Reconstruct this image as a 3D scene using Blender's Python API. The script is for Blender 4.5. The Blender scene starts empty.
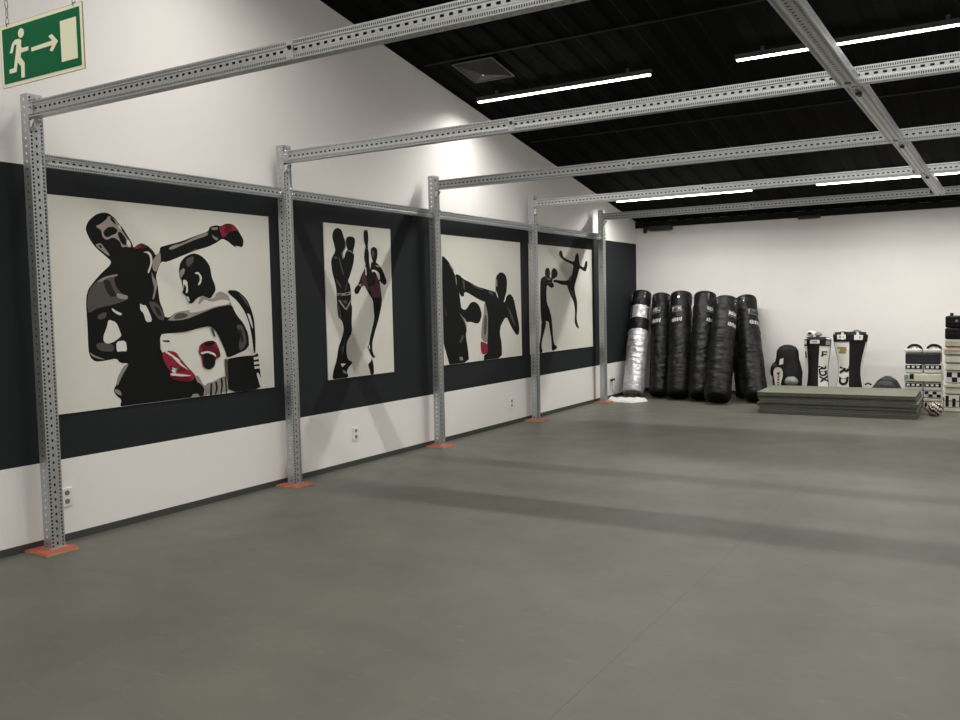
import bpy, bmesh, math, random
from mathutils import Vector, Matrix, noise
from mathutils.geometry import tessellate_polygon
SC = bpy.context.scene
COL = SC.collection
PI = math.pi
random.seed(7)

# ------------------------------------------------------------------ materials
def nodes_of(m):
    m.use_nodes = True
    nt = m.node_tree
    return nt, nt.nodes, nt.links, nt.nodes['Principled BSDF']

def mat(name, col, rough=.6, metal=0., var=0., vscale=20., bump=0., bscale=40., spec=.5, stretch=(1, 1, 1), coat=0.):
    m = bpy.data.materials.new(name)
    nt, N, L, b = nodes_of(m)
    b.inputs['Base Color'].default_value = (*col, 1)
    b.inputs['Roughness'].default_value = rough
    b.inputs['Metallic'].default_value = metal
    b.inputs['Specular IOR Level'].default_value = spec
    b.inputs['Coat Weight'].default_value = coat
    tc = N.new('ShaderNodeTexCoord')
    mp = N.new('ShaderNodeMapping'); mp.inputs['Scale'].default_value = stretch
    L.new(tc.outputs['Object'], mp.inputs['Vector'])
    if var:
        n = N.new('ShaderNodeTexNoise'); n.inputs['Scale'].default_value = vscale; n.inputs['Detail'].default_value = 4
        L.new(mp.outputs['Vector'], n.inputs['Vector'])
        r = N.new('ShaderNodeValToRGB')
        r.color_ramp.elements[0].position = .3; r.color_ramp.elements[1].position = .7
        r.color_ramp.elements[0].color = (*[c * (1 - var) for c in col], 1)
        r.color_ramp.elements[1].color = (*[min(1, c * (1 + var)) for c in col], 1)
        L.new(n.outputs['Fac'], r.inputs['Fac']); L.new(r.outputs['Color'], b.inputs['Base Color'])
    if bump:
        n2 = N.new('ShaderNodeTexNoise'); n2.inputs['Scale'].default_value = bscale; n2.inputs['Detail'].default_value = 3
        L.new(mp.outputs['Vector'], n2.inputs['Vector'])
        bp = N.new('ShaderNodeBump'); bp.inputs['Strength'].default_value = bump; bp.inputs['Distance'].default_value = .02
        L.new(n2.outputs['Fac'], bp.inputs['Height']); L.new(bp.outputs['Normal'], b.inputs['Normal'])
    return m

def emis(name, col, s):
    m = bpy.data.materials.new(name)
    nt, N, L, b = nodes_of(m)
    b.inputs['Base Color'].default_value = (.8, .8, .8, 1)
    b.inputs['Emission Color'].default_value = (*col, 1)
    b.inputs['Emission Strength'].default_value = s
    return m

def floor_mat():
    m = bpy.data.materials.new('vinyl_floor')
    nt, N, L, b = nodes_of(m)
    b.inputs['Roughness'].default_value = .42
    b.inputs['Specular IOR Level'].default_value = .35
    tc = N.new('ShaderNodeTexCoord')
    n = N.new('ShaderNodeTexNoise'); n.inputs['Scale'].default_value = 1.3; n.inputs['Detail'].default_value = 8; n.inputs['Roughness'].default_value = .65
    L.new(tc.outputs['Object'], n.inputs['Vector'])
    r = N.new('ShaderNodeValToRGB')
    r.color_ramp.elements[0].position = .3; r.color_ramp.elements[1].position = .72
    r.color_ramp.elements[0].color = (*FLOOR_A, 1); r.color_ramp.elements[1].color = (*FLOOR_B, 1)
    L.new(n.outputs['Fac'], r.inputs['Fac'])
    # small pale scuffs of the marbled vinyl
    mp = N.new('ShaderNodeMapping'); mp.inputs['Scale'].default_value = (9, 26, 1); mp.inputs['Rotation'].default_value = (0, 0, .5)
    L.new(tc.outputs['Object'], mp.inputs['Vector'])
    n2 = N.new('ShaderNodeTexNoise'); n2.inputs['Scale'].default_value = 1.; n2.inputs['Detail'].default_value = 5
    L.new(mp.outputs['Vector'], n2.inputs['Vector'])
    mr = N.new('ShaderNodeMapRange'); mr.inputs[1].default_value = .60; mr.inputs[2].default_value = .74; mr.inputs[4].default_value = .30
    L.new(n2.outputs['Fac'], mr.inputs[0])
    mx = N.new('ShaderNodeMix'); mx.data_type = 'RGBA'
    L.new(mr.outputs[0], mx.inputs['Factor']); L.new(r.outputs['Color'], mx.inputs['A']); mx.inputs['B'].default_value = (.20, .20, .175, 1)
    # welded seams every two metres along the length of the room
    sp = N.new('ShaderNodeSeparateXYZ'); L.new(tc.outputs['Object'], sp.inputs[0])
    a = N.new('ShaderNodeMath'); a.operation = 'SUBTRACT'; a.inputs[1].default_value = .18; L.new(sp.outputs['X'], a.inputs[0])
    w = N.new('ShaderNodeMath'); w.operation = 'PINGPONG'; w.inputs[1].default_value = 2.; L.new(a.outputs[0], w.inputs[0])
    l = N.new('ShaderNodeMath'); l.operation = 'LESS_THAN'; l.inputs[1].default_value = .0035; L.new(w.outputs[0], l.inputs[0])
    l2 = N.new('ShaderNodeMath'); l2.operation = 'MULTIPLY'; l2.inputs[1].default_value = .45; L.new(l.outputs[0], l2.inputs[0])
    mx2 = N.new('ShaderNodeMix'); mx2.data_type = 'RGBA'
    L.new(l2.outputs[0], mx2.inputs['Factor']); L.new(mx.outputs['Result'], mx2.inputs['A']); mx2.inputs['B'].default_value = (.05, .05, .045, 1)
    L.new(mx2.outputs['Result'], b.inputs['Base Color'])
    n3 = N.new('ShaderNodeTexNoise'); n3.inputs['Scale'].default_value = 3; n3.inputs['Detail'].default_value = 3
    L.new(tc.outputs['Object'], n3.inputs['Vector'])
    mr3 = N.new('ShaderNodeMapRange'); mr3.inputs[3].default_value = .36; mr3.inputs[4].default_value = .52
    L.new(n3.outputs['Fac'], mr3.inputs[0]); L.new(mr3.outputs[0], b.inputs['Roughness'])
    return m

def banded_wall_mat():      # white wall with a wide charcoal band painted along it
    m = bpy.data.materials.new('white_wall_with_charcoal_band')
    nt, N, L, b = nodes_of(m)
    b.inputs['Roughness'].default_value = .75; b.inputs['Specular IOR Level'].default_value = .2
    tc = N.new('ShaderNodeTexCoord'); sp = N.new('ShaderNodeSeparateXYZ'); L.new(tc.outputs['Object'], sp.inputs[0])
    g = N.new('ShaderNodeMath'); g.operation = 'GREATER_THAN'; g.inputs[1].default_value = BAND[0]; L.new(sp.outputs['Z'], g.inputs[0])
    l = N.new('ShaderNodeMath'); l.operation = 'LESS_THAN'; l.inputs[1].default_value = BAND[1]; L.new(sp.outputs['Z'], l.inputs[0])
    k = N.new('ShaderNodeMath'); k.operation = 'MULTIPLY'; L.new(g.outputs[0], k.inputs[0]); L.new(l.outputs[0], k.inputs[1])
    mx = N.new('ShaderNodeMix'); mx.data_type = 'RGBA'; L.new(k.outputs[0], mx.inputs['Factor'])
    mx.inputs['A'].default_value = (*WHITE, 1); mx.inputs['B'].default_value = (.0165, .0190, .0208, 1)
    L.new(mx.outputs['Result'], b.inputs['Base Color'])
    return m

LAMP_W = 11.; SPREAD = 156
WHITE = (.84, .82, .795)
FLOOR_A = (.098, .099, .081); FLOOR_B = (.136, .135, .111)
BAND = (.58, 2.605)
M = {
 'wall': mat('white_plaster', WHITE, .75, var=.015, vscale=2.5, bump=.03, bscale=120),
 'band': banded_wall_mat(),
 'floor': floor_mat(),
 'ceil': mat('black_ceiling', (.0035, .0035, .0037), .85, var=.15, vscale=4, spec=.05),
 'purlin': mat('black_steel', (.006, .006, .0065), .7, spec=.2),
 'skirt': mat('dark_skirting', (.045, .048, .044), .6),
 'galv': mat('galvanised_steel', (.47, .485, .49), .38, metal=.72, var=.10, vscale=60, bump=.04, bscale=60),
 'bolt': mat('zinc_bolt', (.75, .75, .74), .25, metal=.9),
 'darkbolt': mat('dark_bolt', (.03, .03, .03), .5, metal=.5),
 'orange': mat('red_orange_coating', (.46, .085, .050), .55, var=.15, vscale=12),
 'ply': mat('plywood_edge', (.40, .27, .15), .7, var=.25, vscale=30, stretch=(1, 1, 12)),
 'lamp': emis('lamp_diffuser', (1, .973, .925), 4.),
 'housing': mat('grey_lamp_housing', (.06, .06, .06), .5),
 'green': mat('sign_green', (.001, .115, .040), .6, spec=.15),
 'cream': mat('sign_cream', (.80, .80, .60), .6, spec=.2),
 'chain': mat('chain_steel', (.22, .2, .18), .4, metal=.8),
 'socket': mat('socket_white', (.8, .79, .76), .35),
 'sockhole': mat('socket_recess', (.22, .21, .2), .5),
 'leather': mat('black_bag_leather', (.0055, .0055, .006), .45, spec=.22, var=.3, vscale=14, bump=.55, bscale=11, stretch=(1, 1, 2.4)),
 'leather2': mat('black_webbing', (.02, .02, .021), .65),
 'silver': mat('silver_bag_foil', (.50, .50, .52), .42, metal=.6, var=.2, vscale=12, bump=.9, bscale=9, stretch=(1, 1, 2.6)),
 'patchw': mat('white_print', (.5, .5, .5), .5),
 'patchg': mat('grey_print', (.28, .28, .29), .45),
 'matg': mat('sage_mat_vinyl', (.158, .167, .124), .55, var=.05, vscale=5),
 'mate': mat('sage_mat_side', (.074, .079, .060), .7, var=.12, vscale=18),
 'padblack': mat('black_pad_leather', (.007, .007, .0075), .55, spec=.25, var=.3, vscale=12, bump=.15, bscale=30),
 'padnavy': mat('dark_navy_pad', (.014, .017, .026), .55),
 'padwhite': mat('white_pad_leather', (.74, .73, .69), .45, var=.05, vscale=8, bump=.1, bscale=20),
 'padcream': mat('cream_pad_leather', (.62, .58, .48), .5, var=.12, vscale=12, bump=.15, bscale=25),
 'padpink': mat('worn_pinkish_strap', (.42, .29, .24), .6),
 'gold': mat('gold_print', (.36, .22, .035), .5),
 'blue': mat('faded_blue_print', (.16, .24, .34), .6),
 'cloth': mat('dark_grey_nylon', (.028, .028, .031), .62, bump=.2, bscale=60),
 'whitecloth': mat('white_cloth', (.68, .67, .63), .85),
 'greygreen': mat('grey_green_leather', (.21, .23, .2), .6, var=.25, vscale=20),
 'ventgrey': mat('vent_dark_grey', (.007, .007, .0075), .6, spec=.2),
 'ventrim': mat('vent_rim_grey', (.07, .07, .07), .5),
 'hollow_shade': mat('painted_hollow_shade', (.02, .02, .02), .8, spec=.1),  # dark colour standing for the shade inside the steel channels
 'plastic': mat('black_plastic', (.012, .012, .012), .4),
 'posterpale': mat('poster_print_pale', (.71, .70, .635), .6, spec=.2),
}
PRINTCOL = {'pale': (.68, .67, .61), 'white': (.72, .71, .67), 'black': (.0075, .0085, .0075), 'dark': (.022, .021, .019), 'grey': (.085, .078, .074),
            'light': (.27, .245, .225), 'skin': (.33, .275, .255), 'red': (.25, .022, .042), 'dred': (.11, .011, .02), 'mauve': (.085, .028, .04)}
for k_, c_ in PRINTCOL.items():
    M['print_' + k_] = mat('poster_ink_' + k_, c_, .6, spec=.12)

# ------------------------------------------------------------------ helpers
class MB:
    """collects shapes with material names and links them as one mesh object"""
    def __init__(s): s.v = []; s.f = []; s.m = []; s.mats = []
    def mi(s, m):
        if m not in s.mats: s.mats.append(m)
        return s.mats.index(m)
    def poly(s, pts, m):
        b = len(s.v); s.v += [tuple(p) for p in pts]; s.f.append(tuple(range(b, b + len(pts)))); s.m.append(s.mi(m))
    def box(s, c, d, m, rot=None, bev=0.):
        bm = bmesh.new(); bmesh.ops.create_cube(bm, size=1)
        for v in bm.verts: v.co = Vector((v.co.x * d[0], v.co.y * d[1], v.co.z * d[2]))
        if bev: bmesh.ops.bevel(bm, geom=bm.edges[:], offset=bev, segments=3, affect='EDGES', profile=.6)
        s.bm(bm, m, c, rot)
    def bm(s, bm, m, c=(0, 0, 0), rot=None):
        b = len(s.v); i = s.mi(m); c = Vector(c); bm.verts.index_update()
        for v in bm.verts:
            p = rot @ v.co if rot else v.co
            s.v.append(tuple(p + c))
        for f in bm.faces: s.f.append(tuple(b + v.index for v in f.verts)); s.m.append(i)
        bm.free()
    def cyl(s, a, b_, r, m, n=12, r2=None):
        a = Vector(a); b_ = Vector(b_); d = (b_ - a); q = d.to_track_quat('Z', 'Y').to_matrix(); r2 = r if r2 is None else r2
        i = s.mi(m); o = len(s.v)
        for k in range(n):
            t = 2 * PI * k / n
            s.v.append(tuple(a + q @ Vector((math.cos(t) * r, math.sin(t) * r, 0))))
            s.v.append(tuple(b_ + q @ Vector((math.cos(t) * r2, math.sin(t) * r2, 0))))
        for k in range(n):
            j = (k + 1) % n
            s.f.append((o + 2 * k, o + 2 * j, o + 2 * j + 1, o + 2 * k + 1)); s.m.append(i)
        s.f.append(tuple(o + 2 * k for k in range(n))[::-1]); s.m.append(i)
        s.f.append(tuple(o + 2 * k + 1 for k in range(n))); s.m.append(i)
    def tube(s, pts, r, m, n=8, closed=False):
        pts = [Vector(p) for p in pts]; i = s.mi(m); o = len(s.v); N_ = len(pts)
        for k, p in enumerate(pts):
            if closed: t = pts[(k + 1) % N_] - pts[k - 1]
            else: t = pts[min(k + 1, N_ - 1)] - pts[max(k - 1, 0)]
            q = t.to_track_quat('Z', 'Y').to_matrix()
            rr = r[k] if isinstance(r, (list, tuple)) else r
            for a in range(n):
                s.v.append(tuple(p + q @ Vector((math.cos(2 * PI * a / n) * rr, math.sin(2 * PI * a / n) * rr, 0))))
        for k in range(N_ if closed else N_ - 1):
            k2 = (k + 1) % N_
            for a in range(n):
                a2 = (a + 1) % n
                s.f.append((o + k * n + a, o + k * n + a2, o + k2 * n + a2, o + k2 * n + a)); s.m.append(i)
        if not closed:
            s.f.append(tuple(o + a for a in range(n))[::-1]); s.m.append(i)
            s.f.append(tuple(o + (N_ - 1) * n + a for a in range(n))); s.m.append(i)
    def grid(s, rows, m, closed=False):     # rows of equal length; m a name or f(i,j)
        o = len(s.v); w = len(rows[0])
        for r in rows: s.v += [tuple(p) for p in r]
        for i in range(len(rows) - 1):
            for j in range(w if closed else w - 1):
                j2 = (j + 1) % w
                s.f.append((o + i * w + j, o + i * w + j2, o + (i + 1) * w + j2, o + (i + 1) * w + j))
                s.m.append(s.mi(m(i, j) if callable(m) else m))
        return o
    def build(s, name, parent=None, smooth=False, loc=None):
        me = bpy.data.meshes.new(name); me.from_pydata(s.v, [], s.f)
        for k in s.mats: me.materials.append(M[k])
        me.polygons.foreach_set('material_index', s.m)
        if smooth: me.polygons.foreach_set('use_smooth', [True] * len(s.f))
        me.update()
        o = bpy.data.objects.new(name, me); COL.objects.link(o)
        if parent: o.parent = parent
        if loc: o.location = loc
        return o

def tag(o, label=None, cat=None, group=None, kind=None):
    if label: o['label'] = label
    if cat: o['category'] = cat
    if group: o['group'] = group
    if kind: o['kind'] = kind
    return o

def empty(name, loc, rot=(0, 0, 0)):
    e = bpy.data.objects.new(name, None); COL.objects.link(e); e.location = loc; e.rotation_euler = rot
    e.empty_display_size = .1
    return e

def copy_tree(o, parent=None):
    c = o.copy(); COL.objects.link(c); c.parent = parent
    for ch in [x for x in bpy.data.objects if x.parent == o]: copy_tree(ch, c)
    return c

def text_pts(body, size, BOLD=.02):
    """outline of real lettering as a flat mesh: (verts, faces), centred"""
    cu = bpy.data.curves.new('lettering', 'FONT'); cu.body = body; cu.size = size; cu.offset = size * BOLD; cu.align_x = 'CENTER'; cu.align_y = 'CENTER'
    ob = bpy.data.objects.new('lettering', cu); COL.objects.link(ob)
    bpy.context.view_layer.update()
    me = bpy.data.meshes.new_from_object(ob.evaluated_get(bpy.context.evaluated_depsgraph_get()))
    v = [tuple(p.co) for p in me.vertices]; f = [tuple(p.vertices) for p in me.polygons]
    bpy.data.objects.remove(ob); bpy.data.curves.remove(cu); bpy.data.meshes.remove(me)
    return v, f

def noi(x, y, z): return noise.noise(Vector((x, y, z)))

# ------------------------------------------------------------------ the room
RX, Y0, Y1 = 9.2, -5.6, 14.76
def CZ(y): return 2.99 + .187 * (14.69 - y)

def structure(o): o['kind'] = 'structure'; return o

b = MB(); b.box(((RX) / 2, (Y0 + Y1) / 2, -.05), (RX + .4, Y1 - Y0 + .4, .1), 'floor'); structure(b.build('floor'))
def sidewall(name, x0, x1, m):
    b = MB(); P = [(Y0 - .2, 0), (Y1 + .2, 0), (Y1 + .2, CZ(Y1 + .2) + .02), (Y0 - .2, CZ(Y0 - .2) + .02)]
    A = [(x0, y, z) for y, z in P]; B = [(x1, y, z) for y, z in P]
    b.poly(A[::-1] if x0 < x1 else A, m); b.poly(B if x0 < x1 else B[::-1], m)
    for i in range(4):
        j = (i + 1) % 4; b.poly([A[i], A[j], B[j], B[i]], m)
    return structure(b.build(name))
sidewall('wall_left', -.15, 0, 'band')
sidewall('wall_right', RX, RX + .15, 'wall')
b = MB(); b.box((RX / 2, Y1 + .075, 1.49), (RX, .15, 2.98), 'wall'); structure(b.build('wall_back'))
b = MB(); b.box((RX / 2, Y0 - .075, CZ(Y0) / 2), (RX, .15, CZ(Y0)), 'wall'); structure(b.build('wall_front'))
# trapezoidal metal deck, ribs running down the slope
b = MB(); xs = []; x = -.15
while x < RX + .15:
    xs += [(x, 0), (x + .12, 0), (x + .15, .02), (x + .27, .02), (x + .30, 0)]; x += .30
pr = []
for p in xs:
    if not pr or abs(p[0] - pr[-1][0]) > 1e-6: pr.append(p)
r0 = [(px, Y0 - .15, CZ(Y0 - .15) + pz) for px, pz in pr]; r1 = [(px, Y1 + .15, CZ(Y1 + .15) + pz) for px, pz in pr]
t0 = [(px, Y0 - .15, CZ(Y0 - .15) + .15) for px, pz in pr]; t1 = [(px, Y1 + .15, CZ(Y1 + .15) + .15) for px, pz in pr]
b.grid([r0, r1], 'ceil'); b.grid([t1, t0], 'ceil'); b.grid([t0, r0], 'ceil'); b.grid([r1, t1], 'ceil')
structure(b.build('ceiling'))
for i, y in enumerate([13.06, 10.56, 8.08, 5.58, 3.08, .58, -1.92, -4.42]):
    b = MB(); b.box((RX / 2, y, CZ(y) - .004), (RX - .3, .03, .012), 'purlin', Matrix.Rotation(-math.atan(.187), 3, 'X'))
    structure(b.build('trim_%d' % (i + 1)))
b = MB(); b.box((RX / 2, Y1 - .02, 2.925), (RX - .01, .04, .1), 'purlin'); structure(b.build('trim_9'))
b = MB(); b.box((.006, (Y0 + Y1) / 2, .025), (.012, Y1 - Y0, .05), 'skirt'); structure(b.build('baseboard_left'))
b = MB(); b.box((RX / 2, Y1 - .006, .032), (RX, .012, .064), 'skirt'); structure(b.build('baseboard_back'))

# ------------------------------------------------------------------ lamps
TILT = -math.atan(.187)
lamp_names = {13.12: 'row nearest the back wall', 8.93: 'second row from the back wall', 4.74: 'third row from the back wall',
              .55: 'row above the camera', -3.64: 'row behind the camera'}
def make_lamp():
    r = empty('linear_lamp', (0, 0, 0))
    b = MB(); b.box((0, 0, .022), (2.13, .05, .05), 'housing', bev=.004); b.build('housing', r)
    b = MB(); b.box((0, 0, -.0085), (2.10, .040, .015), 'lamp', bev=.004); b.build('diffuser', r)
    li = bpy.data.lights.new('lamp_light', 'AREA'); li.shape = 'RECTANGLE'; li.size = 2.09; li.size_y = .038; li.energy = LAMP_W; li.color = (1, .973, .925); li.spread = math.radians(SPREAD)
    lo = bpy.data.objects.new('lamp_light', li); COL.objects.link(lo); lo.parent = r; lo.location = (0, 0, -.0175)
    for s in (-1, 1):
        b = MB(); b.box((s * .8, 0, .068), (.03, .02, .05), 'housing'); b.build('ceiling_mount', r)
    return r
lamp0 = make_lamp(); first = True
for y in (13.12, 8.93, 4.74, .55, -3.64):
    for k, x in enumerate((1.37, 4.37, 7.37)):
        o = lamp0 if first else copy_tree(lamp0); first = False
        z = CZ(y) - .1
        o.location = (x + (.42 if y < 8 else 0), y, z)
        where = ('nearest the left wall', 'in mid ceiling', 'at the right side')[k]
        tag(o, 'glowing linear lamp %s, %s' % (where, lamp_names[y]), 'ceiling lamp', 'linear ceiling lamps')

# square ceiling diffuser
e = empty('ceiling_vent', (.71, 8.40, CZ(8.40) - .005), (TILT, 0, 0))
tag(e, 'square black pyramid vent with a thin grey rim on the black ceiling', 'ceiling vent')
b = MB()
for a in range(4):
    R4 = Matrix.Rotation(a * PI / 2, 3, 'Z'); b.box(R4 @ Vector((0, .248, -.008)), (.506, .010, .012), 'ventrim', R4)
b.build('rim', e)
b = MB()
for a in range(4):
    R4 = Matrix.Rotation(a * PI / 2, 3, 'Z')
    b.poly([R4 @ Vector(p) for p in ((0, 0, -.055), (.235, -.235, -.006), (-.235, -.235, -.006))], 'ventgrey')
b.build('pyramid_plate', e)
b = MB(); b.cyl((0, 0, -.053), (0, 0, -.063), .012, 'bolt'); b.build('screw', e)

# black fittings at the top of the back wall
e = empty('emergency_lamp', (.47, Y1, 2.86)); tag(e, 'long black box fitting at the top of the back wall near the left corner', 'wall fitting')
b = MB(); b.box((0, -.05, -.005), (.42, .09, .085), 'plastic', bev=.015); b.build('box_body', e)  # the black box itself, no separate bracket
b = MB(); b.box((0, -.05, -.052), (.34, .05, .012), 'sockhole', bev=.004); b.build('lens', e)
e = empty('wall_bracket', (.19, Y1, 2.83)); tag(e, 'tiny dark clamp on the back wall left of the black box fitting', 'clamp')
b = MB(); b.box((0, -.03, .03), (.07, .06, .05), 'darkbolt', bev=.01); b.cyl((0, -.045, -.05), (0, -.045, .02), .03, 'darkbolt'); b.build('clamp', e)
e = empty('wall_sensor', (2.92, Y1, 2.87)); tag(e, 'flat black fitting under the ceiling edge above the middle of the back wall', 'wall fitting')
b = MB(); b.box((0, -.04, 0), (.34, .08, .05), 'plastic', bev=.012); b.build('housing', e)

# ------------------------------------------------------------------ perforated steel
def channel(L, w=.1, fl=.06, pitch=.05, lip=.014, holes=True, fine=True, side=-1):
    """C section: web in the XZ plane at y=0, flanges to +y, length along +X. Real slots."""
    h = w / 2
    sec = [((fl, -h + lip), (fl, -h), 0), ((fl, -h), (fl * .62, -h), 0), ((fl * .62, -h), (fl * .42, -h), 1 if side < 0 else 0), ((fl * .42, -h), (0, -h), 0),
           ((0, -h), (0, -h * .86), 0), ((0, -h * .86), (0, -h * .58), 2), ((0, -h * .58), (0, -h * .42), 0), ((0, -h * .42), (.004, -h * .32), 0), ((.004, -h * .32), (.004, -h * .14), 0),
           ((.004, -h * .14), (.004, h * .14), 3),
           ((.004, h * .14), (.004, h * .32), 0), ((.004, h * .32), (0, h * .42), 0), ((0, h * .42), (0, h * .58), 0), ((0, h * .58), (0, h * .86), 2), ((0, h * .86), (0, h), 0),
           ((0, h), (fl * .42, h), 0), ((fl * .42, h), (fl * .62, h), 1 if side > 0 else 0), ((fl * .62, h), (fl, h), 0), ((fl, h), (fl, h - lip), 0)]
    n = max(1, int(L / pitch)); x0 = (L - n * pitch) / 2
    cuts = [(0, 0)]                                        # (x, open kinds after it)
    op = {1: [(.35, .65)], 2: [(.05, .18), (.30, .43), (.55, .68), (.80, .93)] if fine else [(.08, .34), (.58, .84)], 3: [(.26, .74)] if fine else [(.30, .66)]}
    br = sorted({0., 1.} | {q for k in op.values() for p in k for q in p})
    xs = [0.] + ([x0] if x0 > 1e-4 else []); flags = [set()] if x0 > 1e-4 else []
    for i in range(n):
        for a, c in zip(br[:-1], br[1:]):
            mid = (a + c) / 2
            flags.append({k for k, iv in op.items() if any(p < mid < q for p, q in iv)} if holes else set())
            xs.append(x0 + (i + c) * pitch)
    if L - xs[-1] > 1e-4: xs.append(L); flags.append(set())
    pts = [sec[0][0]] + [q[1] for q in sec]
    W = len(pts); v = [(x, p[0], p[1]) for x in xs for p in pts]; f = []
    for i in range(len(xs) - 1):
        for j, q in enumerate(sec):
            if q[2] and q[2] in flags[i]: continue
            a = i * W + j
            f.append((a, a + 1, a + 1 + W, a + W))
    return v, f

def channel_obj(name, L, parent, M4=None, **kw):
    v, f = channel(L, **kw)
    if M4 is not None: v = [tuple(M4 @ Vector(p)) for p in v]
    me = bpy.data.meshes.new(name); me.from_pydata(v, [], f); me.materials.append(M['galv']); me.update()
    o = bpy.data.objects.new(name, me); COL.objects.link(o); o.parent = parent
    sm = o.modifiers.new('thickness', 'SOLIDIFY'); sm.thickness = .0022; sm.offset = 0
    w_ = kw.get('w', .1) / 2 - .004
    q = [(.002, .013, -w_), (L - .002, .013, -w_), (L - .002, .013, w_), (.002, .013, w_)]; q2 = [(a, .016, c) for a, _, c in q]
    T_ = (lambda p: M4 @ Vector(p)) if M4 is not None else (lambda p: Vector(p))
    b = MB(); b.poly([T_(p) for p in q], 'hollow_shade'); b.poly([T_(p) for p in q2][::-1], 'hollow_shade')
    for i in range(4): j = (i + 1) % 4; b.poly([T_(q[i]), T_(q2[i]), T_(q2[j]), T_(q[j])], 'hollow_shade')
    b.build('inner_shade_strip', parent)  # added strip behind the web, paints the hollow's shade so slots look dark
    return o

def bolt_mb(c, axis, r=.011, m='bolt'):
    b = MB(); c = Vector(c); a = Vector(axis).normalized()
    b.cyl(c, c + a * .004, r * 1.5, m, 14); b.cyl(c + a * .004, c + a * .014, r, m, 6); b.cyl(c + a * .014, c + a * .022, r * .5, m, 8)
    return b

PY = [3.50, 5.84, 8.202, 10.569, 12.90]
PX = .19                                   # face of the post webs
H = 3.037
MZ = Matrix(((0, 1, 0, 0), (0, 0, 1, 0), (1, 0, 0, 0), (0, 0, 0, 1)))   # length->z, depth(y)->x, width(z)->y
FLIP = Matrix.Diagonal((-1, 1, 1, 1))
rank = ['nearest the camera, below the exit sign', 'second from the camera', 'third from the camera', 'fourth from the camera', 'farthest from the camera, beside the punching bags']
plateord = ['nearest the camera', 'second from the camera', 'third from the camera', 'fourth from the camera', 'farthest from the camera, by the white cloth']
def make_post():
    r = empty('steel_post', (PX, 0, .018))
    Hh = H - .018
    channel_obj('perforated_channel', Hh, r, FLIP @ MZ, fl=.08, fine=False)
    b = MB(); b.box((-.04, 0, .003), (.11, .12, .006), 'galv'); b.build('foot', r)
    for (y, z) in ((-.018, 2.985 - .018), (.0, 2.845)):
        b = bolt_mb((.004, y, z), (1, 0, 0), .012); b.build('bolt', r)
    # folded corner cleat under the beam end
    b = MB(); b.box((.025, -.02, 2.86 - .018), (.05, .05, .005), 'bolt'); b.box((.005, -.02, 2.83 - .018), (.004, .05, .06), 'bolt')
    for s in (-1, 1): b.poly([(.005, -.02 + s * .025, 2.80 - .018), (.005, -.02 + s * .025, 2.86 - .018), (.05, -.02 + s * .025, 2.86 - .018)], 'bolt')
    b.build('cleat', r)
    for z in (2.60, 2.66):
        b = bolt_mb((.003, .03, z - .018), (1, 0, 0), .007); b.build('bolt', r)
    return r
post0 = make_post()
def make_plate():
    r = empty('post_pad', (0, 0, 0))
    b = MB(); b.box((0, 0, .0075), (.25, .235, .015), 'ply', bev=.001); b.build('plywood', r)
    b = MB(); b.box((0, 0, .0165), (.248, .233, .003), 'orange'); b.build('coating', r)
    return r
plate0 = make_plate()
for i, y in enumerate(PY):
    o = post0 if i == 0 else copy_tree(post0); o.location = (PX, y, .018)
    tag(o, 'tall perforated galvanised steel post %s' % rank[i], 'post', 'perforated steel posts along the left wall')
    o = plate0 if i == 0 else copy_tree(plate0); o.location = (.150, y + (-.02 if i == 0 else 0), 0)
    tag(o, 'square orange-red plywood pad under the steel post %s' % plateord[i], 'pad', 'orange pads under the posts')

# cross beams from the posts to the right side of the room
BZ = 2.93
crossing = ['nearest the camera, starting beside the exit sign', 'starting at the second post from the camera', 'starting at the middle post', 'starting at the fourth post from the camera',
            'farthest from the camera, just in front of the back wall']
LB = RX - PX - .005
def make_beam():
    r = empty('cross_beam', (0, 0, 0))
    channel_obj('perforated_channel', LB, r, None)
    b = MB(); b.box((.03, -.003, 0), (.055, .004, .07), 'galv'); b.build('end_plate', r)
    for x in (.03, 2.29):
        b = bolt_mb((x, -.001 if x > 1 else -.005, .012), (0, -1, 0), .009, 'darkbolt' if x > 1 else 'bolt'); b.build('bolt', r)
    b = MB(); b.box((2.29, -.0025, 0), (.045, .003, .094), 'galv'); b.build('splice_plate', r)
    b = MB(); b.box((4.60, -.004, 0), (.07, .008, .05), 'darkbolt', bev=.002); b.build('clamp', r)
    return r
beam0 = make_beam()
for i, y in enumerate(PY):
    o = beam0 if i == 0 else copy_tree(beam0); o.location = (PX + .004, y - .05, BZ)
    tag(o, 'long perforated cross beam %s' % crossing[i], 'beam', 'perforated cross beams over the room')

# rails between neighbouring posts along the left wall
MY = Matrix(((0, -1, 0, 0), (1, 0, 0, 0), (0, 0, 1, 0), (0, 0, 0, 1)))   # length->y, depth-> -x
rails = ['over the large poster of two boxers', 'over the narrow poster of the high kick', 'over the poster with the straight punch', 'over the flying kick poster']
r0_ = empty('wall_rail', (0, 0, 0))
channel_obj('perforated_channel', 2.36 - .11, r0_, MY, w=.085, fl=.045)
for yy in (.03, 2.22):
    b = bolt_mb((.0, yy, .0), (1, 0, 0), .008); b.build('bolt', r0_)
for i in range(4):
    o = r0_ if i == 0 else copy_tree(r0_); o.location = (.165, PY[i] + .055, 2.62)
    tag(o, 'horizontal perforated steel rail %s' % rails[i], 'rail', 'perforated rails along the left wall')

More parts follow.
